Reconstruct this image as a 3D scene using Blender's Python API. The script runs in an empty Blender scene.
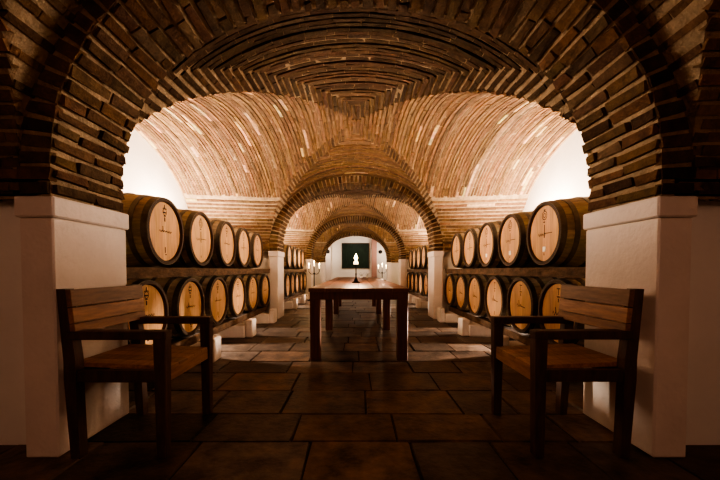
import bpy, bmesh, math, random
from mathutils import Vector, Matrix
rnd = random.Random(11)
PI = math.pi
scene = bpy.context.scene
COL = scene.collection

# ------------------------------------------------------------------ helpers
class MB:
    """collects polygons; build() links them as ONE mesh object"""
    def __init__(s):
        s.v = []; s.f = []; s.m = []; s.c = []; s.sm = []
    def poly(s, pts, mat=0, col=(1, 1, 1), smooth=False):
        b = len(s.v); s.v.extend([tuple(p) for p in pts])
        s.f.append(tuple(range(b, b + len(pts)))); s.m.append(mat); s.c.append(col); s.sm.append(smooth)
    def grid(s, rows, mat=0, col=(1, 1, 1), smooth=True, closed=False, colfn=None):
        b = len(s.v); n = len(rows[0])
        for r in rows: s.v.extend([tuple(p) for p in r])
        for i in range(len(rows) - 1):
            for j in range(n if closed else n - 1):
                k = (j + 1) % n
                s.f.append((b + i*n + j, b + i*n + k, b + (i+1)*n + k, b + (i+1)*n + j))
                s.m.append(mat); s.c.append(colfn(i, j) if colfn else col); s.sm.append(smooth)
    def raw(s, verts, faces, mat=0, col=(1, 1, 1), smooth=False):
        b = len(s.v); s.v.extend([tuple(p) for p in verts])
        for f in faces:
            s.f.append(tuple(b + i for i in f)); s.m.append(mat); s.c.append(col); s.sm.append(smooth)
    def box(s, lo, hi, bev=0.0, mat=0, col=(1, 1, 1), M=None, jit=0.0):
        lo = Vector(lo); hi = Vector(hi); c = (lo + hi) / 2; d = hi - lo
        s.obox(c, d, M=M, bev=bev, mat=mat, col=col, jit=jit)
    def obox(s, c, d, R=None, M=None, bev=0.0, mat=0, col=(1, 1, 1), jit=0.0, taper=None):
        bm = bmesh.new(); bmesh.ops.create_cube(bm, size=1.0)
        for v in bm.verts:
            v.co = Vector((v.co.x*d[0], v.co.y*d[1], v.co.z*d[2]))
            if taper and v.co.z < 0:
                v.co.x *= taper; v.co.y *= taper
            if jit: v.co += Vector((rnd.uniform(-jit, jit), rnd.uniform(-jit, jit), rnd.uniform(-jit, jit)))
        if bev: bmesh.ops.bevel(bm, geom=list(bm.edges), offset=bev, segments=1, affect='EDGES')
        for v in bm.verts:
            p = v.co
            if R is not None: p = R @ p
            p = p + Vector(c)
            if M is not None: p = M @ p
            v.co = p
        bm.verts.index_update()
        s.raw([v.co[:] for v in bm.verts], [[v.index for v in f.verts] for f in bm.faces], mat, col)
        bm.free()
    def lathe(s, prof, seg=24, axis='z', c=(0, 0, 0), mat=0, col=(1, 1, 1), smooth=True, caps=False):
        rows = []
        for (r, h) in prof:
            row = []
            for k in range(seg):
                a = 2*PI*k/seg; p, q = r*math.cos(a), r*math.sin(a)
                row.append((c[0]+p, c[1]+q, c[2]+h) if axis == 'z' else (c[0]+h, c[1]+p, c[2]+q) if axis == 'x' else (c[0]+q, c[1]+h, c[2]+p))
            rows.append(row)
        s.grid(rows, mat, col, smooth, closed=True)
        if caps:
            s.poly(rows[0][::-1], mat, col); s.poly(rows[-1], mat, col)
    def tube(s, pts, r, seg=8, mat=0, col=(1, 1, 1)):
        pts = [Vector(p) for p in pts]; rows = []
        rr = r if isinstance(r, (list, tuple)) else [r]*len(pts)
        for i, p in enumerate(pts):
            t = (pts[min(i+1, len(pts)-1)] - pts[max(i-1, 0)]).normalized()
            u = t.orthogonal().normalized() if abs(t.z) > .95 else t.cross(Vector((0, 0, 1))).normalized()
            w = t.cross(u)
            rows.append([p + rr[i]*(math.cos(2*PI*k/seg)*u + math.sin(2*PI*k/seg)*w) for k in range(seg)])
        s.grid(rows, mat, col, True, closed=True)
        s.poly(rows[0][::-1], mat, col); s.poly(rows[-1], mat, col)
    def mesh(s, name, mats):
        me = bpy.data.meshes.new(name)
        me.from_pydata(s.v, [], s.f)
        for m in mats: me.materials.append(m)
        me.polygons.foreach_set('material_index', s.m)
        me.polygons.foreach_set('use_smooth', s.sm)
        ca = me.color_attributes.new('Col', 'FLOAT_COLOR', 'CORNER')
        buf = []
        for f, c in zip(s.f, s.c):
            buf.extend([c[0], c[1], c[2], 1.0]*len(f))
        ca.data.foreach_set('color', buf)
        me.update()
        return me
    def build(s, name, mats, parent=None, recalc=False):
        if not isinstance(mats, (list, tuple)): mats = [mats]
        me = s.mesh(name, mats)
        if recalc:
            bm = bmesh.new(); bm.from_mesh(me); bmesh.ops.recalc_face_normals(bm, faces=bm.faces); bm.to_mesh(me); bm.free()
        o = bpy.data.objects.new(name, me); COL.objects.link(o)
        if parent: o.parent = parent
        return o

def tag(o, label=None, cat=None, group=None, kind=None):
    if label: o['label'] = label
    if cat: o['category'] = cat
    if group: o['group'] = group
    if kind: o['kind'] = kind
    return o
def empty(name, loc, rz=0, **k):
    o = bpy.data.objects.new(name, None); COL.objects.link(o)
    o.location = loc; o.rotation_euler = (0, 0, rz); o.empty_display_size = .1
    return tag(o, **k)
def struct(o): o['kind'] = 'structure'; return o
def kids(o): return [c for c in bpy.data.objects if c.parent == o]
def copy_tree(o, parent=None):
    c = o.copy(); COL.objects.link(c)
    if parent: c.parent = parent
    for ch in kids(o): copy_tree(ch, c)
    return c

# ------------------------------------------------------------------ materials
def mat(name, base, rough=.7, attr=False, var=.25, nscale=8.0, stretch=(1, 1, 1), bump=.2, bscale=40.0, bdist=.01,
        metal=0.0, dark=None, emit=None, estr=0.0, spec=.3, objrand=0.0, rvar=0.0):
    m = bpy.data.materials.new(name); m.use_nodes = True
    nt = m.node_tree; N = nt.nodes; L = nt.links
    b = N['Principled BSDF']
    b.inputs['Roughness'].default_value = rough; b.inputs['Metallic'].default_value = metal
    b.inputs['Specular IOR Level'].default_value = spec
    tc = N.new('ShaderNodeTexCoord'); mp = N.new('ShaderNodeMapping'); mp.inputs['Scale'].default_value = stretch
    L.new(tc.outputs['Object'], mp.inputs['Vector'])
    nz = N.new('ShaderNodeTexNoise'); nz.inputs['Scale'].default_value = nscale; nz.inputs['Detail'].default_value = 6
    nz.inputs['Roughness'].default_value = .65
    L.new(mp.outputs['Vector'], nz.inputs['Vector'])
    rp = N.new('ShaderNodeValToRGB')
    rp.color_ramp.elements[0].position = .3; rp.color_ramp.elements[1].position = .7
    d = dark if dark else tuple(c*(1-var) for c in base)
    u = tuple(min(1, c*(1+var*.6)) for c in base)
    rp.color_ramp.elements[0].color = (*d, 1); rp.color_ramp.elements[1].color = (*u, 1)
    L.new(nz.outputs['Fac'], rp.inputs['Fac'])
    out = rp.outputs['Color']
    if attr:
        at = N.new('ShaderNodeVertexColor'); at.layer_name = 'Col'
        mx = N.new('ShaderNodeMix'); mx.data_type = 'RGBA'; mx.blend_type = 'MULTIPLY'; mx.inputs['Factor'].default_value = 1
        L.new(out, mx.inputs[6]); L.new(at.outputs['Color'], mx.inputs[7]); out = mx.outputs[2]
    if objrand:
        oi = N.new('ShaderNodeObjectInfo'); mr = N.new('ShaderNodeMapRange')
        mr.inputs['To Min'].default_value = 1-objrand; mr.inputs['To Max'].default_value = 1+objrand*.5
        L.new(oi.outputs['Random'], mr.inputs['Value'])
        vm = N.new('ShaderNodeVectorMath'); vm.operation = 'SCALE'
        L.new(out, vm.inputs[0]); L.new(mr.outputs['Result'], vm.inputs['Scale']); out = vm.outputs['Vector']
    L.new(out, b.inputs['Base Color'])
    if rvar:
        mr2 = N.new('ShaderNodeMapRange'); mr2.inputs['To Min'].default_value = rough-rvar; mr2.inputs['To Max'].default_value = rough+rvar
        L.new(nz.outputs['Fac'], mr2.inputs['Value']); L.new(mr2.outputs['Result'], b.inputs['Roughness'])
    if bump:
        n2 = N.new('ShaderNodeTexNoise'); n2.inputs['Scale'].default_value = bscale; n2.inputs['Detail'].default_value = 5
        L.new(mp.outputs['Vector'], n2.inputs['Vector'])
        bp = N.new('ShaderNodeBump'); bp.inputs['Strength'].default_value = bump; bp.inputs['Distance'].default_value = bdist
        L.new(n2.outputs['Fac'], bp.inputs['Height']); L.new(bp.outputs['Normal'], b.inputs['Normal'])
    if emit:
        b.inputs['Emission Color'].default_value = (*emit, 1); b.inputs['Emission Strength'].default_value = estr
    return m

M_BRICK = mat('brick', (.21, .115, .058), .9, attr=True, var=.45, nscale=14, bump=.6, bscale=60, bdist=.012, spec=.15)
M_MORTAR = mat('mortar', (.33, .235, .145), .95, var=.4, nscale=9, bump=.8, bscale=50, bdist=.015, spec=.1)
M_PLASTER = mat('white_plaster', (.78, .68, .60), .9, var=.08, nscale=3, bump=.35, bscale=35, bdist=.012, spec=.15)
M_WALL = mat('lime_wash', (.85, .80, .72), .9, var=.06, nscale=2, bump=.25, bscale=20, bdist=.01, spec=.15)
M_STONE = mat('floor_stone', (.15, .10, .07), .5, attr=True, var=.85, nscale=5, bump=.5, bscale=25, bdist=.012, spec=.35, rvar=.15)
M_GROUT = mat('floor_grout', (.055, .04, .028), .9, var=.3, nscale=20)
M_STAVE = mat('oak_stave', (.40, .30, .175), .6, attr=True, var=.35, nscale=7, stretch=(1, 6, 6), bump=.25, bscale=30, objrand=.25)
M_HEAD = mat('oak_head', (.54, .305, .145), .6, attr=True, var=.3, nscale=5, stretch=(8, 9, .7), bump=.15, bscale=30, objrand=.15)
M_HOOP = mat('hoop_steel', (.13, .105, .075), .45, var=.35, nscale=12, metal=.6, bump=.1)
M_CHIME = mat('chime_dark', (.075, .045, .028), .7, var=.3, nscale=15)
M_INK = mat('burnt_ink', (.05, .022, .012), .8, var=.2, bump=0)
M_PAPER = mat('paper', (.85, .8, .7), .8, var=.03, bump=0)
M_BEAM = mat('old_beam', (.13, .075, .042), .85, var=.6, nscale=9, stretch=(2, .8, 2), bump=.8, bscale=18, bdist=.02)
M_TABLE = mat('table_wood', (.21, .095, .052), .42, var=.35, nscale=5, stretch=(9, .7, 9), bump=.08, bscale=25, spec=.4)
M_TLEG = mat('table_leg_wood', (.16, .065, .035), .45, var=.35, nscale=5, stretch=(9, 9, .8), bump=.08, bscale=25, spec=.4)
M_CHDARK = mat('chair_dark_wood', (.10, .052, .033), .5, var=.4, nscale=6, stretch=(5, 5, 1), bump=.1, bscale=25, spec=.35)
M_CHSEAT = mat('chair_seat_wood', (.36, .19, .105), .5, attr=True, var=.4, nscale=6, stretch=(8, 1, 8), bump=.1, bscale=25, spec=.35)
M_IRON = mat('black_iron', (.018, .014, .012), .5, var=.3, metal=.4, bump=.05)
M_WAX = mat('candle_wax', (.9, .75, .5), .5, var=.05, bump=0, emit=(1, .72, .38), estr=1.6)
M_FLAME = mat('flame', (1, .8, .5), .5, var=.02, bump=0, emit=(1, .72, .36), estr=10)
M_GREEN = mat('dark_green_panel', (.012, .03, .018), .6, var=.7, nscale=6, stretch=(3, 1, .6), bump=.1)
M_FRAME = mat('panel_frame', (.03, .025, .018), .6, var=.2)
M_LEAF = mat('leaf', (.06, .09, .03), .6, var=.3)
M_PINK = mat('pink_wash', (.42, .24, .19), .9, var=.1, nscale=3, bump=.2)

# ------------------------------------------------------------------ plan of the cellar (metres; camera at y=0 looking +y)
YA = [1.95 + 4.85*i for i in range(4)]          # centres of the transverse arches
TH = .255                                       # half thickness of an arch
B = 4.85/2 - TH                                 # half length of a bay
A = 1.66; XW = 3.1; ZS = 1.45; ZCAP = 1.315
AI = 1.50; HI = 1.16                            # intrados of the transverse arch
def P(t): return max(0.0, 1 - t*t)**.55
def Hc(x):
    u = abs(x)/A
    return 1.40 if u < 1 else 1.40 + .10*(abs(x)-A)/(XW-A)
def zlong(x, y):
    u = abs(x)/A; v = max(abs(y)/B, 1e-6)
    H = 1.40 - .10*(v*v - u*u)
    return ZS + H*P(u)
def zcross(x, y): return ZS + Hc(x)*P(abs(y)/B)
def zweb(x, y):
    return zcross(x, y) if abs(x)/A > abs(y)/B else zlong(x, y)

SHADE_TONE = [1.0]  # brick colour factor; includes shade painted on the near half of each bay
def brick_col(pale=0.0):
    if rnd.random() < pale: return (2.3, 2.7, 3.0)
    k = rnd.uniform(.65, 1.15)*SHADE_TONE[0]
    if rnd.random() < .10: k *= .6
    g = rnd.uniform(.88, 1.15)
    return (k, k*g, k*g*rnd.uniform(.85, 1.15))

def brick(mb, c, t, n, L, W, prot, jit=.004, back=.03, col=None):
    """one brick: length L along t, width W, standing prot out of the mortar along n"""
    t = t.normalized(); n = (n - n.dot(t)*t).normalized(); w = n.cross(t)
    vs = []
    for h in (-back, prot):
        for (a, b) in ((-1, -1), (1, -1), (1, 1), (-1, 1)):
            q = .94 if h > 0 else 1
            p = c + t*(a*L/2*(q if False else 1)) + w*(b*W/2*q) + n*h
            p += Vector((rnd.uniform(-jit, jit), rnd.uniform(-jit, jit), rnd.uniform(-jit, jit)))
            vs.append(p)
    mb.raw(vs, [(4, 5, 6, 7), (0, 1, 5, 4), (1, 2, 6, 5), (2, 3, 7, 6), (3, 0, 4, 7)], 1, col or brick_col())

def walk(mb, pts, nrm, pitch, lmin, lmax, prot=(.001, .014), jit=.003, gap=.012, pale=0.0):
    """lay bricks end to end along a polyline"""
    acc = [0.0]
    for i in range(1, len(pts)): acc.append(acc[-1] + (pts[i]-pts[i-1]).length)
    tot = acc[-1]
    if tot < .05: return
    def at(s):
        s = min(max(s, 0), tot)
        for i in range(1, len(pts)):
            if s <= acc[i]:
                k = (s-acc[i-1])/max(1e-9, acc[i]-acc[i-1]); return pts[i-1].lerp(pts[i], k), i
        return pts[-1], len(pts)-1
    s = -rnd.uniform(0, lmax*.7); palerun = 0; base = tuple(c*rnd.uniform(.6, 1.25) for c in [1])*3; base = tuple(a*b for a, b in zip(base, brick_col())); lift = rnd.uniform(*prot)
    while s < tot:
        L = rnd.uniform(lmin, lmax); e = min(s+L, tot); b = max(s, 0)
        if e-b > .03:
            p0, _ = at(b); p1, _ = at(e); pm, i = at((b+e)/2)
            c = (p0+p1)/2*.5 + pm*.5
            if palerun > 0: col = (rnd.uniform(1.7, 2.5), rnd.uniform(2.2, 2.9), rnd.uniform(2.4, 3.2)); palerun -= 1
            else:
                q = brick_col(); col = tuple(.6*a+.4*b for a, b in zip(base, q))
                if rnd.random() < pale: palerun = rnd.randint(1, 3)
            brick(mb, c, p1-p0, nrm(pm), e-b, pitch-gap, lift+rnd.uniform(0, .004), jit, col=col)
        s += L + .005

def surf_n(f, x, y):
    e = .01
    dx = (f(x+e, y)-f(x-e, y))/(2*e); dy = (f(x, y+e)-f(x, y-e))/(2*e)
    return Vector((dx, dy, -1)).normalized()

def make_ceiling():
    mb = MB(); n = 36
    sn = [math.sin(PI/2*k/n) for k in range(n+1)]
    us = [-q for q in sn[::-1]] + sn[1:]
    xs = [-XW, -2.8, -2.5, -2.2, -1.95, -1.8] + [A*u for u in us] + [1.8, 1.95, 2.2, 2.5, 2.8, XW]
    ys = [B*u for u in us]
    rows = [[Vector((x, y, zweb(x, y))) for x in xs] for y in ys]
    mb.grid(rows, 0, (1, 1, 1), smooth=False)
    for sy in (-1, 1):                         # short upright skirt below the springing
        for sx in (-1, 1):
            mb.poly([(sx*A*.95, sy*B, 1.30), (sx*XW, sy*B, 1.30), (sx*XW, sy*B, ZS), (sx*A*.95, sy*B, ZS)], 0)
    pitch = .052; DG = .17
    # longitudinal webs in slices across the nave, of darker brick, near half with shade painted in
    SHADE_TONE[0] = .8
    ny = int(B/pitch)
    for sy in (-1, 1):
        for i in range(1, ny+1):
            y = sy*(i-.4)*pitch; v = abs(y)/B; SHADE_TONE[0] = .5 if sy < 0 else .85
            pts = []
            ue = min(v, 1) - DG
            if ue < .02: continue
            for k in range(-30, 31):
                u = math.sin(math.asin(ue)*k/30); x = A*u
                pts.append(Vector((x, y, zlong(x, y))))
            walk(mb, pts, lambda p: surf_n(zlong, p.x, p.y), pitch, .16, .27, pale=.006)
    # a band of courses along the groins, meeting the slices in a herringbone
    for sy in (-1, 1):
        SHADE_TONE[0] = .42 if sy < 0 else .75  # near side of the band carries the painted shade too
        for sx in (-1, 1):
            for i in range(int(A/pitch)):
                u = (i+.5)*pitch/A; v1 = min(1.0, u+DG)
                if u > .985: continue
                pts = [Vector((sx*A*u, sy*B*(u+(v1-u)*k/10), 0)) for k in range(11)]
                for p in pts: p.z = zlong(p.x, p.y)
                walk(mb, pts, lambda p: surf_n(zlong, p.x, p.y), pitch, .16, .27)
    SHADE_TONE[0] = 1.0
    # cross webs in slices across the bay
    VH = .80
    nx = int(XW/pitch)
    for sx in (-1, 1):
        for i in range(1, nx+1):
            x = sx*(i-.4)*pitch; u = abs(x)/A; vm = min(u, VH)
            pts = []
            for k in range(-30, 31):
                v = math.sin(math.asin(vm)*k/30); y = B*v
                pts.append(Vector((x, y, zcross(x, y))))
            walk(mb, pts, lambda p: surf_n(zcross, p.x, p.y), pitch, .16, .27, pale=.03)
        # haunches in level courses
        for sy in (-1, 1):
            top = 1.40*P(VH); nl = int(top/.058)
            for j in range(-2, nl):
                h = (j+.5)*.058
                v = 1.0 if h <= 0 else math.sqrt(max(0, 1-(h/1.40)**(1/.55)))
                x0 = A*v if h > 0 else A*.96
                pts = []
                for k in range(0, 9):
                    x = x0 + (XW-x0)*k/8
                    pts.append(Vector((sx*x, sy*B*v, ZS + (Hc(x)*P(v) if h > 0 else h))))
                def nf(p, v=v, sy=sy, h=h):
                    if h <= .06: return Vector((0, -sy, 0))
                    return surf_n(lambda a, b: zcross(a, b), p.x, sy*B*min(v, .985))
                walk(mb, pts, nf, .058, .2, .3, pale=.01)
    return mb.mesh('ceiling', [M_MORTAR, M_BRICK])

def arch_prof(a, h, n=48, z0=ZCAP):
    """polyline of the arch from left springing to right springing, y = 0"""
    pts = [Vector((-a, 0, z0))]
    for k in range(n+1):
        th = PI*k/n
        c = math.cos(th); t = abs(c)
        pts.append(Vector((-a*c, 0, ZS + (h + .16*t*t)*math.sin(th))))
    pts.append(Vector((a, 0, z0)))
    return pts

def make_arch():
    mb = MB()
    inn = arch_prof(AI+.012, HI+.012); out = arch_prof(A+.22, HI+.42)
    for y in (-TH, TH):
        mb.grid([[p+Vector((0, y, 0)) for p in inn], [p+Vector((0, y, 0)) for p in out]], 0, smooth=False)
    mb.grid([[p+Vector((0, y, 0)) for p in inn] for y in (-TH, -.09, .09, TH)], 0, smooth=False)
    mb.grid([[p+Vector((0, y, 0)) for p in out] for y in (-TH, TH)], 0, smooth=False)
    inn = arch_prof(AI, HI, 96); SHADE_TONE[0] = .6
    acc = [0.0]
    for i in range(1, len(inn)): acc.append(acc[-1]+(inn[i]-inn[i-1]).length)
    tot = acc[-1]; nc = int(tot/.074); pitch = tot/nc
    def at(s):
        for i in range(1, len(inn)):
            if s <= acc[i] + 1e-9:
                k = (s-acc[i-1])/max(1e-9, acc[i]-acc[i-1])
                p = inn[i-1].lerp(inn[i], k); t = (inn[i]-inn[i-1]).normalized(); return p, t
        return inn[-1], (inn[-1]-inn[-2]).normalized()
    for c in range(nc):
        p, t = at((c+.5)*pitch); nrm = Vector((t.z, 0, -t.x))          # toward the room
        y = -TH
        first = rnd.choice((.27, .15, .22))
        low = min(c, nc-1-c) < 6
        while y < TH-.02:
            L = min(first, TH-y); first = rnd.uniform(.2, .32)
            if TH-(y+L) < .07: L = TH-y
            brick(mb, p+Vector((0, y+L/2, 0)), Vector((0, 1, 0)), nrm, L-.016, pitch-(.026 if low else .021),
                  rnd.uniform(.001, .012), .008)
            y += L
        # soldier bricks on the two faces
        for sy in (-1, 1):
            q = p - nrm*.085 + Vector((0, sy*TH, 0))
            brick(mb, q, nrm, Vector((0, sy, 0)), rnd.uniform(.14, .165), pitch-.014, rnd.uniform(.004, .016), .005)
            q = p - nrm*.27 + Vector((0, sy*TH, 0))
            brick(mb, q, nrm, Vector((0, sy, 0)), rnd.uniform(.14, .165), pitch-.008, rnd.uniform(.0, .01), .005)
    SHADE_TONE[0] = 1.0
    return mb.mesh('brick_arch', [M_MORTAR, M_BRICK])

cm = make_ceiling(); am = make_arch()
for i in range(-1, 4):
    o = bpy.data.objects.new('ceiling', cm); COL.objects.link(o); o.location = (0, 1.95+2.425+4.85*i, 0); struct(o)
for y in YA:
    o = bpy.data.objects.new('brick_arch', am); COL.objects.link(o); o.location = (0, y, 0); struct(o)

# piers with capping slab, and the low transverse walls behind them
for y in YA:
    for s in (-1, 1):
        mb = MB()
        x0, x1 = sorted((s*1.50, s*1.67))
        mb.box((x0, y-.26, 0), (x1, y+.28, 1.21), .008)
        x0, x1 = sorted((s*1.486, s*1.685))
        mb.box((x0, y-.272, 1.212), (x1, y+.292, ZCAP), .008)
        struct(mb.build('pier', M_PLASTER))
        mb = MB()
        x0, x1 = sorted((s*1.66, s*XW))
        mb.box((x0, y-.13, 0), (x1, y+.13, 1.33))
        struct(mb.build('wall_side', M_WALL))
YE = 18.45; YB = -2.7
for s, nm in ((-1, 'wall_left'), (1, 'wall_right')):
    mb = MB(); mb.box((min(s*XW, s*(XW+.2)), YB, 0), (max(s*XW, s*(XW+.2)), YE, 3.2))
    struct(mb.build(nm, M_WALL))
mb = MB(); mb.box((-XW-.2, YE, 0), (XW+.2, YE+.2, 3.3)); struct(mb.build('wall_back', M_WALL))
mb = MB(); mb.box((-XW-.2, YB-.2, 0), (XW+.2, YB, 3.3)); struct(mb.build('wall_front', M_WALL))
mb = MB(); mb.box((.84, YE-.22, 0), (1.12, YE, 2.62), .01); struct(mb.build('trim_1', M_PINK))
mb = MB(); mb.box((-1.9, YE-.25, 0), (-1.34, YE, 2.3), .01); struct(mb.build('trim_2', M_PLASTER))

# floor of worn slabs
mb = MB()
mb.poly([(-XW, YB, -.012), (XW, YB, -.012), (XW, YE, -.012), (-XW, YE, -.012)], 1)
y = YB
while y < YE:
    d = rnd.uniform(.33, .47); x = -XW - rnd.uniform(0, .4)
    while x < XW:
        w = rnd.uniform(.36, .66); g = .003
        k = rnd.uniform(.6, 1.3); h = rnd.uniform(.9, 1.1)
        col = (k*h, k, k/h)
        if rnd.random() < .15: col = (k*.55, k*.55, k*.55)
        x0, x1, y0, y1 = max(x, -XW)+g, min(x+w, XW)-g, y+g, min(y+d, YE)-g
        if x1-x0 > .03:
            j = lambda: rnd.uniform(-.006, .006)
            zt = rnd.uniform(-.003, .003); bb = .006
            lo = [(x0+j(), y0+j(), -.02), (x1+j(), y0+j(), -.02), (x1+j(), y1+j(), -.02), (x0+j(), y1+j(), -.02)]
            hi = [(x0+bb+j(), y0+bb+j(), zt+j()*.3), (x1-bb+j(), y0+bb+j(), zt+j()*.3), (x1-bb+j(), y1-bb+j(), zt+j()*.3), (x0+bb+j(), y1-bb+j(), zt+j()*.3)]
            mb.raw(lo+hi, [(4, 5, 6, 7), (0, 1, 5, 4), (1, 2, 6, 5), (2, 3, 7, 6), (3, 0, 4, 7)], 0, col)
        x += w
    y += d
struct(mb.build('floor', [M_STONE, M_GROUT]))

# ------------------------------------------------------------------ barrels (axis along x, head toward +x, origin under the belly)
RB = .335; RE = .285; LB = .95
def rad(x): t = abs(x)/(LB/2); return RB - (RB-RE)*t**1.8
def make_barrel(kind, tagged, root):
    mb = MB(); ns = 26; sub = 3; seg = ns*sub
    cols = []
    for k in range(ns):
        q = rnd.uniform(.7, 1.2); cols.append((q, q*rnd.uniform(.93, 1.05), q*rnd.uniform(.9, 1.05)))
    xs = [-.475, -.44, -.36, -.25, -.12, 0, .12, .25, .36, .44, .475]
    rows = []
    for x in xs:
        row = []
        for k in range(seg):
            a = 2*PI*k/seg; r = rad(x) - (.003 if k % sub == 0 else 0)
            row.append((x, r*math.cos(a), RB + r*math.sin(a)))
        rows.append(row)
    mb.grid(rows, 0, smooth=False, closed=True, colfn=lambda i, j: cols[j//sub])
    for s in (-1, 1):                           # chime edge and croze
        mb.lathe([(RE, s*.475), (RE-.026, s*.477), (RE-.036, s*.44)], seg, 'x', (0, 0, RB), mat=1, smooth=False)
    mb.build('barrel_body', [M_STAVE, M_CHIME], root)
    for s in (1, -1):
        for (x0, x1) in ((.425, .472), (.325, .365), (.17, .205)):
            h = MB()
            h.lathe([(rad(x0)-.004, s*x0), (rad(x0)+.004, s*x0), (rad(x1)+.004, s*x1), (rad(x1)-.004, s*x1)], 48, 'x', (0, 0, RB), smooth=False)
            h.build('hoop', M_HOOP, root)
        # head: boards as strips, colour by board
        h = MB(); R = RE-.032; nb = 9; x = s*.452
        for b in range(nb):
            y0 = -R + 2*R*b/nb; y1 = -R + 2*R*(b+1)/nb
            top = []; bot = []
            for k in range(5):
                yy = y0 + (y1-y0)*k/4; zz = math.sqrt(max(0, R*R-yy*yy)); top.append((x, yy, RB+zz)); bot.append((x, yy, RB-zz))
            q = rnd.uniform(.86, 1.1)
            pts = bot + top[::-1]
            if s < 0: pts = pts[::-1]
            h.poly(pts, 0, (q, q*rnd.uniform(.95, 1.03), q*rnd.uniform(.9, 1.05)))
        hd = h.build('barrel_head', M_HEAD, root)
        if s == 1:
            st = MB(); X = .4545
            def bar(y, z, w, hh, rot=0.0):
                c, sn_ = math.cos(rot), math.sin(rot)
                st.poly([(X, y + c*a*w/2 - sn_*b*hh/2, RB+z + sn_*a*w/2 + c*b*hh/2) for a, b in ((-1, -1), (1, -1), (1, 1), (-1, 1))])
            def ring(y, z, r, w=.006, e=1.0):
                for k in range(16):
                    a0, a1 = 2*PI*k/16, 2*PI*(k+1)/16
                    st.poly([(X, y+r*math.cos(a0)*e, RB+z+r*math.sin(a0)), (X, y+r*math.cos(a1)*e, RB+z+r*math.sin(a1)),
                             (X, y+(r-w)*math.cos(a1)*e, RB+z+(r-w)*math.sin(a1)), (X, y+(r-w)*math.cos(a0)*e, RB+z+(r-w)*math.sin(a0))])
            def script(y, z, L, amp, n, w=.008):
                p = [(y + L*(k/n-.5), z + amp*math.sin(k*1.9)*(1 if k % 3 else .3)) for k in range(n+1)]
                for (a, b), (c, d) in zip(p, p[1:]):
                    st.poly([(X, a, RB+b-w/2), (X, c, RB+d-w/2), (X, c, RB+d+w/2), (X, a, RB+b+w/2)])
            if kind == 0:
                bar(0, .215, .012, .035); bar(-.02, .2, .02, .008, .5); bar(.02, .2, .02, .008, -.5); bar(0, .165, .05, .012)
                bar(0, .135, .03, .010); bar(0, .105, .016, .035); ring(0, .17, .03, .006)
                script(.01, .0, .19, .010, 18); bar(-.03, .02, .009, .05, .1); bar(0, -.16, .014, .05); bar(.01, -.2, .02, .01)
            elif kind == 1:
                ring(0, .165, .042, .007); ring(0, .165, .022, .006); bar(0, .215, .03, .012); bar(-.005, .105, .03, .01)
                bar(.0, .02, .012, .12); bar(.06, 0, .13, .006); script(-.06, -.01, .09, .016, 10); bar(0, -.19, .012, .02)
            else:
                bar(0, .21, .05, .008); bar(0, .185, .008, .06); bar(.0, .14, .04, .010); bar(0, .11, .012, .03)
                script(-.03, -.01, .1, .022, 9, .012); bar(.045, -.015, .1, .008, -.12); bar(-.035, .02, .01, .06, .2)
                bar(0, -.17, .012, .05)
            st.build('head_stamp', M_INK, hd)
            if tagged:
                tg = MB(); tg.box((.452, -.022, RB-.165), (.456, .022, RB-.12))
                o = tg.build('paper_tag', M_PAPER, hd); o['label'] = 'small white paper square on the head'

ORD = ['nearest', 'second nearest', 'third nearest', 'fourth nearest', 'fifth nearest', 'sixth nearest']
protos = {}
def barrel(kind, tagged, loc, rz, label, group):
    key = (kind, tagged)
    if key not in protos:
        o = empty('wine_barrel', (0, 0, 0)); make_barrel(kind, tagged, o); protos[key] = o
    else:
        o = copy_tree(protos[key])
    o.location = loc; o.rotation_euler = (rnd.uniform(-.12, .12)*0, 0, rz)
    tag(o, label, 'barrel', group)
ZL = .58; ZU = 1.285
for bay in (0, 1):
    off = 4.85*bay
    for side, sn_, X0, lo0, ls, up0, us_ in (('left', -1, 1.65, 2.72, .695, 2.98, .705), ('right', 1, 1.71, 2.90, .68, 3.14, .685)):
        rz = 0 if sn_ < 0 else PI
        xc = sn_*(X0+LB/2)
        for row, z, y0, st, n in (('lower', ZL, lo0, ls, 6), ('upper', ZU, up0, us_, 5)):
            for i in range(n):
                y = y0+st*i+off
                if bay == 1 and i == 0: continue
                if bay == 0:
                    look = {'lower': 'dark-rimmed oak barrel', 'upper': 'pale-headed oak barrel'}[row]
                    lab = f'{look}, {ORD[i]} in {row} row on the {side}, before the first far pier'
                else:
                    lab = f'small distant oak barrel beyond {side} far pier, {row} row, {ORD[i-1]} of those showing'
                if row == 'upper' and side == 'right' and bay == 0 and i < 3: tg = True
                else: tg = False
                kind = (1 if row == 'upper' and side == 'right' else 2 if side == 'right' else 0)
                if side == 'left' and row == 'upper' and i % 2: kind = 1
                barrel(kind, tg, (xc + rnd.uniform(-.012, .012), y, z-RB), rz, lab, f'barrels in the {row} {side} row' + (' of the far bay' if bay else ''))

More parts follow.
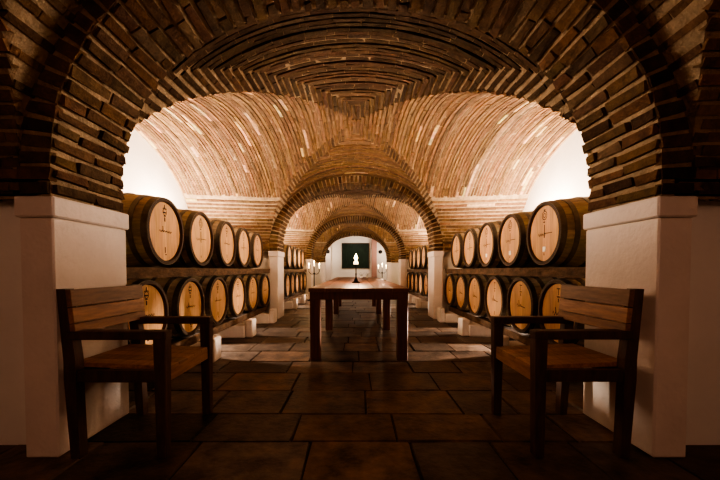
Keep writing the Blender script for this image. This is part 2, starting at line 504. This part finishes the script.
# plinths, lower rails on them, upper rails between the rows
for bay in (0, 1):
    off = 4.85*bay
    for side, s, X0, y0, ys_ in (('left', -1, 1.65, 2.3, 1.29), ('right', 1, 1.71, 2.4, 1.29)):
        far = 'far bay' if bay else 'near bay'
        for nm in ('lower', 'upper'):
            for dx, fb in ((.06 if nm == 'lower' else .0, 'front'), (.72, 'rear')):
                if fb == 'rear' and (bay or nm == 'lower'): continue
                mb = MB()
                n = 14; r0 = []
                z0_, hh = {('lower', 'front'): (.172, .09), ('lower', 'rear'): (.172, .083), ('upper', 'front'): (.888, .086), ('upper', 'rear'): (.903, .058)}[(nm, fb)]
                for k in range(n+1):
                    yy = 2.36 + off + 4.15*k/n; jj = lambda: rnd.uniform(-.006, .006)
                    xa, xb = sorted((s*(X0+dx), s*(X0+dx+(.12 if nm == 'lower' else .09))))
                    zz = z0_; r0.append([(xa+jj(), yy, zz), (xb+jj(), yy, zz), (xb+jj(), yy, zz+hh-abs(jj())), (xa+jj(), yy, zz+hh-abs(jj()))])
                mb.grid(r0, 0, smooth=False, closed=True); mb.poly(r0[0][::-1]); mb.poly(r0[-1])
                o = mb.build('barrel_rail', M_BEAM, recalc=True)
                where = 'between the barrel rows' if nm == 'upper' else 'under the lower barrels'
                tag(o, f'rough dark timber rail {where}, {fb}, {side} rack, {far}', 'rail', 'timber rails of the barrel racks')
        for k in range(4):
            if k == 0: continue
            yc = y0 + ys_*k - .05 + off
            if bay and k == 0: continue
            o = empty('barrel_plinth', (s*(X0+.4), yc, 0),
                      label=f'white plastered plinth with raised end block under {side} barrels, {["","nearest","middle","farthest"][k]} of the {far}',
                      cat='plinth', group='white plinths under the barrels')
            e1, e2 = sorted((-s*.50, s*.55))
            mb = MB(); mb.box((e1, -.13, 0), (e2, .13, .168), .012, jit=.006); mb.build('plinth_slab', M_PLASTER, o)
            e1, e2 = sorted((-s*.50, -s*.60))
            mb = MB(); mb.obox(((e1+e2)/2, 0, .125), (.10, .2, .25), bev=.012, jit=.006); mb.build('end_block', M_PLASTER, o)

# ------------------------------------------------------------------ tables
def make_table(x, y0, y1, legs, label):
    t = empty('dining_table', (x, y0, 0), label=label, cat='table', group='long tables down the middle of the cellar')
    L = y1-y0; W = 1.05
    mb = MB(); nb = 6
    for k in range(nb):
        mb.box((-W/2 + W*k/nb+.001, 0, .722), (-W/2 + W*(k+1)/nb-.001, L, .76), .003)
    mb.build('tabletop', M_TABLE, t)
    mb = MB()
    mb.box((-W/2+.012, .012, .642), (W/2-.012, .042, .722), .003); mb.box((-W/2+.012, L-.042, .642), (W/2-.012, L-.012, .722), .003)
    mb.box((-W/2+.012, .042, .642), (-W/2+.042, L-.042, .722), .003); mb.box((W/2-.042, .042, .642), (W/2-.012, L-.042, .722), .003)
    mb.build('apron', M_TLEG, t)
    for ly in legs:
        for s in (-1, 1):
            mb = MB(); cx = s*(W/2-.012-.056)
            mb.box((cx-.055, ly-y0-.05, 0), (cx+.055, ly-y0+.05, .722), .005)
            mb.build('leg', M_TLEG, t)
    return t
make_table(.03, 3.52, 7.42, (3.585, 5.40, 7.33), 'long dark reddish wooden table in the aisle carrying the lit candlestick')
make_table(.02, 7.50, 9.05, (8.90,), 'farther wooden table standing end to end behind the long candlelit table')

# ------------------------------------------------------------------ armchairs (front toward +x, origin on the floor under the seat centre)
def make_chair(name, loc, rz, label):
    t = empty(name, loc, rz, label=label, cat='chair', group='wooden armchairs against the near piers')
    HW = .255; XF = .235; XBk = -.215; S = .062
    for s in (-1, 1):
        mb = MB(); mb.obox((XF, s*HW, .31), (S, S, .62), bev=.004, taper=.8); o = mb.build('leg', M_CHDARK, t)
        mb = MB()                                                     # rear leg runs up as the raked back post
        prof = [(XBk+.02, 0, .046), (XBk, .40, .06), (XBk, .50, .06), (XBk-.035, .855, .045)]
        rows = []
        for (x, z, w) in prof:
            rows.append([(x-w/2, s*HW-S/2*.85, z), (x+w/2, s*HW-S/2*.85, z), (x+w/2, s*HW+S/2*.85, z), (x-w/2, s*HW+S/2*.85, z)])
        mb.grid(rows, 0, smooth=False, closed=True); mb.poly(rows[0][::-1]); mb.poly(rows[-1])
        mb.build('leg', M_CHDARK, t, recalc=True)
        mb = MB(); mb.box((XBk-.01, s*HW-.034, .602), (XF+.034, s*HW+.034, .645), .005); mb.build('armrest', M_CHDARK, t)
        mb = MB(); mb.box((XBk+.03, s*HW-.02, .385), (XF-.03, s*HW+.02, .445), .003); mb.build('side_rail', M_CHDARK, t)
    mb = MB(); mb.box((XF-.02, -HW+.03, .375), (XF+.02, HW-.03, .44), .003); mb.build('front_rail', M_CHSEAT, t)
    mb = MB(); mb.box((XBk-.02, -HW+.03, .385), (XBk+.02, HW-.03, .44), .003); mb.build('rear_rail', M_CHDARK, t)
    mb = MB(); R = Matrix.Rotation(-math.radians(-2.5), 3, 'Y')
    for k in range(5):                                                # seat planks front to back
        y0 = -HW+.034 + (2*HW-.068)*k/5; y1 = -HW+.034 + (2*HW-.068)*(k+1)/5
        q = rnd.uniform(.75, 1.15)
        mb.obox((0.005, (y0+y1)/2, .452), (.50, y1-y0-.002, .024), R=R, bev=.0015, col=(q, q, q))
    mb.build('seat', M_CHSEAT, t)
    mb = MB(); tilt = math.atan2(.035, .355); R = Matrix.Rotation(-tilt, 3, 'Y')
    for (z, h, q) in ((.655, .052, .75), (.722, .078, 1.05), (.809, .088, .65)):
        x = XBk - .035*(z-.5)/.355 + .036
        mb.obox((x, 0, z), (.026, 2*HW+.056, h-.001), R=R, bev=.0012, col=(q, q, q))
    mb.build('backrest', M_CHSEAT, t)
    return t
make_chair('armchair', (-1.215, 1.965, 0), math.radians(0), 'dark wooden armchair with a plank back against the left near pier')
make_chair('armchair', (1.165, 1.975, 0), PI, 'wooden armchair with lighter brown plank back against the right near pier')

# ------------------------------------------------------------------ candlestick, candelabra, small things
def flame_mesh(r, h, parent, c=(0, 0, 0)):
    mb = MB(); mb.lathe([(.001, 0), (r*.75, h*.1), (r, h*.28), (r*.72, h*.55), (r*.3, h*.8), (.001, h)], 12, 'z', c)
    return mb.build('flame', M_FLAME, parent)
t = empty('candlestick', (0, 5.05, .76), label='dark tall candlestick with a thick burning candle on the long table', cat='candlestick')
mb = MB(); mb.lathe([(.001, 0), (.062, 0), (.064, .008), (.045, .016), (.03, .028), (.024, .055), (.012, .07)], 20, 'z'); mb.build('base', M_IRON, t)
mb = MB(); mb.lathe([(.012, .065), (.009, .1), (.013, .13), (.008, .15), (.008, .23), (.014, .245), (.008, .26)], 14, 'z'); mb.build('stem', M_IRON, t)
mb = MB(); mb.lathe([(.001, .255), (.02, .257), (.045, .268), (.047, .274), (.001, .27)], 20, 'z'); mb.build('drip_tray', M_IRON, t)
mb = MB(); mb.lathe([(.001, .272), (.034, .274), (.036, .295), (.027, .32), (.012, .338), (.001, .34)], 18, 'z')
c = mb.build('candle', M_WAX, t)
flame_mesh(.027, .09, c, (0, 0, .342))

def candelabrum(loc, label, rz):
    t = empty('candelabrum', loc, rz, label=label, cat='candelabrum', group='standing candelabra at the far end')
    mb = MB()
    for k in range(3):
        a = 2*PI*k/3 + .5; c_, s_ = math.cos(a), math.sin(a)
        mb.tube([(0, 0, .16), (.08*c_, .08*s_, .12), (.17*c_, .17*s_, .015), (.22*c_, .22*s_, .012)], .014)
    mb.build('tripod_base', M_IRON, t)
    mb = MB(); mb.lathe([(.016, .12), (.016, .3), (.026, .33), (.016, .36), (.015, .8), (.026, .83), (.014, .86), (.014, 1.02)], 12, 'z'); mb.build('stem', M_IRON, t)
    for (dx, z) in ((-.16, .98), (.16, .98), (0, 1.05)):
        mb = MB()
        if dx: mb.tube([(0, 0, .86), (dx*.35, 0, .82), (dx*.75, 0, .84), (dx, 0, .90), (dx, 0, z)], .010)
        else: mb.tube([(0, 0, 1.0), (0, 0, z)], .012)
        mb.lathe([(.001, z), (.03, z+.004), (.033, z+.014), (.001, z+.012)], 12, 'z', (dx, 0, 0))
        ar = mb.build('arm', M_IRON, t)
        mb = MB(); mb.lathe([(.013, z+.012), (.013, z+.12), (.001, z+.122)], 10, 'z', (dx, 0, 0)); cd = mb.build('candle', M_WAX, ar)
        mb = MB(); mb.lathe([(.001, z+.12), (.014, z+.135), (.016, z+.15), (.001, z+.19)], 10, 'z', (dx, 0, 0)); mb.build('flame', M_FLAME, ar)
    return t
candelabrum((-1.28, 10.4, 0), 'black iron standing candelabrum with lit candles beside the left far pier', .3)
candelabrum((1.08, 14.0, 0), 'black iron standing candelabrum with lit candles before the bright end wall, right', -.2)

t = empty('wall_panel', (-.03, YE-.03, 1.03), label='dark green square panel in a black frame on the white end wall', cat='panel')
mb = MB(); mb.box((-.68, -.01, .05), (.68, .02, 1.32)); mb.build('panel_face', M_GREEN, t)
mb = MB()
for lo, hi in (((-.74, -.03, 0), (.74, .03, .06)), ((-.74, -.03, 1.31), (.74, .03, 1.37)), ((-.74, -.03, .06), (-.68, .03, 1.31)), ((.68, -.03, .06), (.74, .03, 1.31))): mb.box(lo, hi, .004)
mb.build('panel_frame', M_FRAME, t)
for x, yy, lab in ((-1.5, YE-.25, 'small round black wall lamp left of the green panel'), (1.32, YE, 'small round black wall lamp right of the green panel')):
    mb = MB(); mb.lathe([(.001, -.06), (.085, -.055), (.105, -.03), (.105, 0)], 20, 'y', (0, 0, 0))
    o = mb.build('wall_lamp', M_IRON); o.location = (x, yy, 1.93); tag(o, lab, 'lamp', 'round lamps on the end wall')

for (x, y, lab) in ((.13, 8.1, 'small green sprig in a tiny cup on the farther table, left one'), (.27, 8.25, 'small green sprig in a tiny cup on the farther table, right one')):
    t = empty('table_sprig', (x, y, .76), label=lab, cat='plant', group='sprigs on the farther table')
    mb = MB(); mb.lathe([(.02, 0), (.03, .05), (.026, .05), (.018, .006), (.001, .006)], 12, 'z'); mb.build('cup', M_PAPER, t)
    mb = MB()
    for k in range(7):
        a = k*2.4; r = .05+.02*(k % 2); h = .08+.012*k*.6
        mb.tube([(0, 0, .01), (r*.4*math.cos(a), r*.4*math.sin(a), h*.7), (r*math.cos(a), r*math.sin(a), h)], [.002, .002, .001], 5)
        p = Vector((r*math.cos(a), r*math.sin(a), h)); u = Vector((math.cos(a), math.sin(a), .3))*.022; w = Vector((-math.sin(a), math.cos(a), 0))*.011
        mb.poly([p-u, p+w, p+u, p-w])
    mb.build('sprig', M_LEAF, t)

# ------------------------------------------------------------------ lights
def kel(r, g, b): return (r, g, b)
WARM = (1, .78, .58); WHITE = (1, .84, .70); RED = (1, .56, .40)
def area(name, loc, rot, size, energy, color=WARM, spread=PI):
    l = bpy.data.lights.new(name, 'AREA'); l.shape = 'RECTANGLE'; l.size, l.size_y = size; l.energy = energy; l.color = color; l.spread = spread
    o = bpy.data.objects.new(name, l); COL.objects.link(o); o.location = loc; o.rotation_euler = rot; return o
def spot(name, loc, to, energy, deg, color):
    l = bpy.data.lights.new(name, 'SPOT'); l.energy = energy; l.color = color; l.spot_size = math.radians(deg); l.spot_blend = .5; l.shadow_soft_size = .04
    o = bpy.data.objects.new(name, l); COL.objects.link(o); o.location = loc
    o.rotation_euler = (Vector(to)-Vector(loc)).to_track_quat('-Z', 'Y').to_euler(); return o
def point(name, loc, energy, color=WARM, r=.04):
    l = bpy.data.lights.new(name, 'POINT'); l.energy = energy; l.color = color; l.shadow_soft_size = r
    o = bpy.data.objects.new(name, l); COL.objects.link(o); o.location = loc; return o
for i in range(2):
    off = 4.85*i
    k = (1, 1.1)[i]
    for s in (-1, 1):
        # uplighters on the wall behind the barrels
        for yy in (3.3, 5.3):
            area('uplight', (s*2.9, yy+off, 1.42), (0, PI + s*.1, 0), (.12, .5), 52*k, WHITE)
        # low floodlights across the nave, just under the line of the barrel tops
        area('cross_light', (s*2.92, 4.3+off, 1.70), (0, s*(PI/2-.12), 0), (.18, 1.6), 26*k, WHITE, math.radians(100))
        # lamps shining out under the barrels
        for yy, e in ((4.15, 1.0), (5.4, .7)):
            spot('floor_spot', (s*2.98, yy+off, .30), (s*1.5, yy-.3+off, 0), 430*k*e, 40, WHITE)
# bright end of the cellar
for s in (-1, 1):
    area('end_light', (s*2.5, 14.1, 1.6), (0, PI/2*s*1.25, 0), (1.5, .4), 38, WARM)
point('end_room_lamp', (1.45, 17.5, 1.9), 15, WHITE, .1)
point('end_room_lamp', (-1.5, 17.5, 1.9), 11, WHITE, .1)
point('end_room_lamp', (0, 17.4, 2.4), 8, WHITE, .1)
point('candle_light', (0, 5.05, 1.30), 21, (1, .70, .45), .05)
point('candle_light', (-1.28, 10.25, 1.35), 8, (1, .66, .35), .05)
point('candle_light', (1.08, 13.85, 1.35), 12, (1, .66, .35), .05)
# dim unseen fill added in the entrance bay to lift the pier fronts
point('entrance_fill', (0, -1.0, 1.6), 17, RED, .3)

w = bpy.data.worlds.new('World'); scene.world = w; w.use_nodes = True
w.node_tree.nodes['Background'].inputs['Color'].default_value = (.02, .012, .008, 1)
w.node_tree.nodes['Background'].inputs['Strength'].default_value = .3

# ------------------------------------------------------------------ camera
cd = bpy.data.cameras.new('Camera'); cd.sensor_width = 36; cd.lens = 17.0
cd.shift_x = 4/720; cd.shift_y = 39.5/720; cd.clip_start = .05
cam = bpy.data.objects.new('Camera', cd); COL.objects.link(cam); cam.location = (0, 0, .95); cam.rotation_euler = (PI/2-math.radians(1.6), 0, 0)
scene.camera = cam
scene.view_settings.view_transform = 'AgX'
scene.view_settings.look = 'AgX - High Contrast'
scene.view_settings.exposure = 1.22
scene.cycles.use_denoising = True
scene.cycles.max_bounces = 8
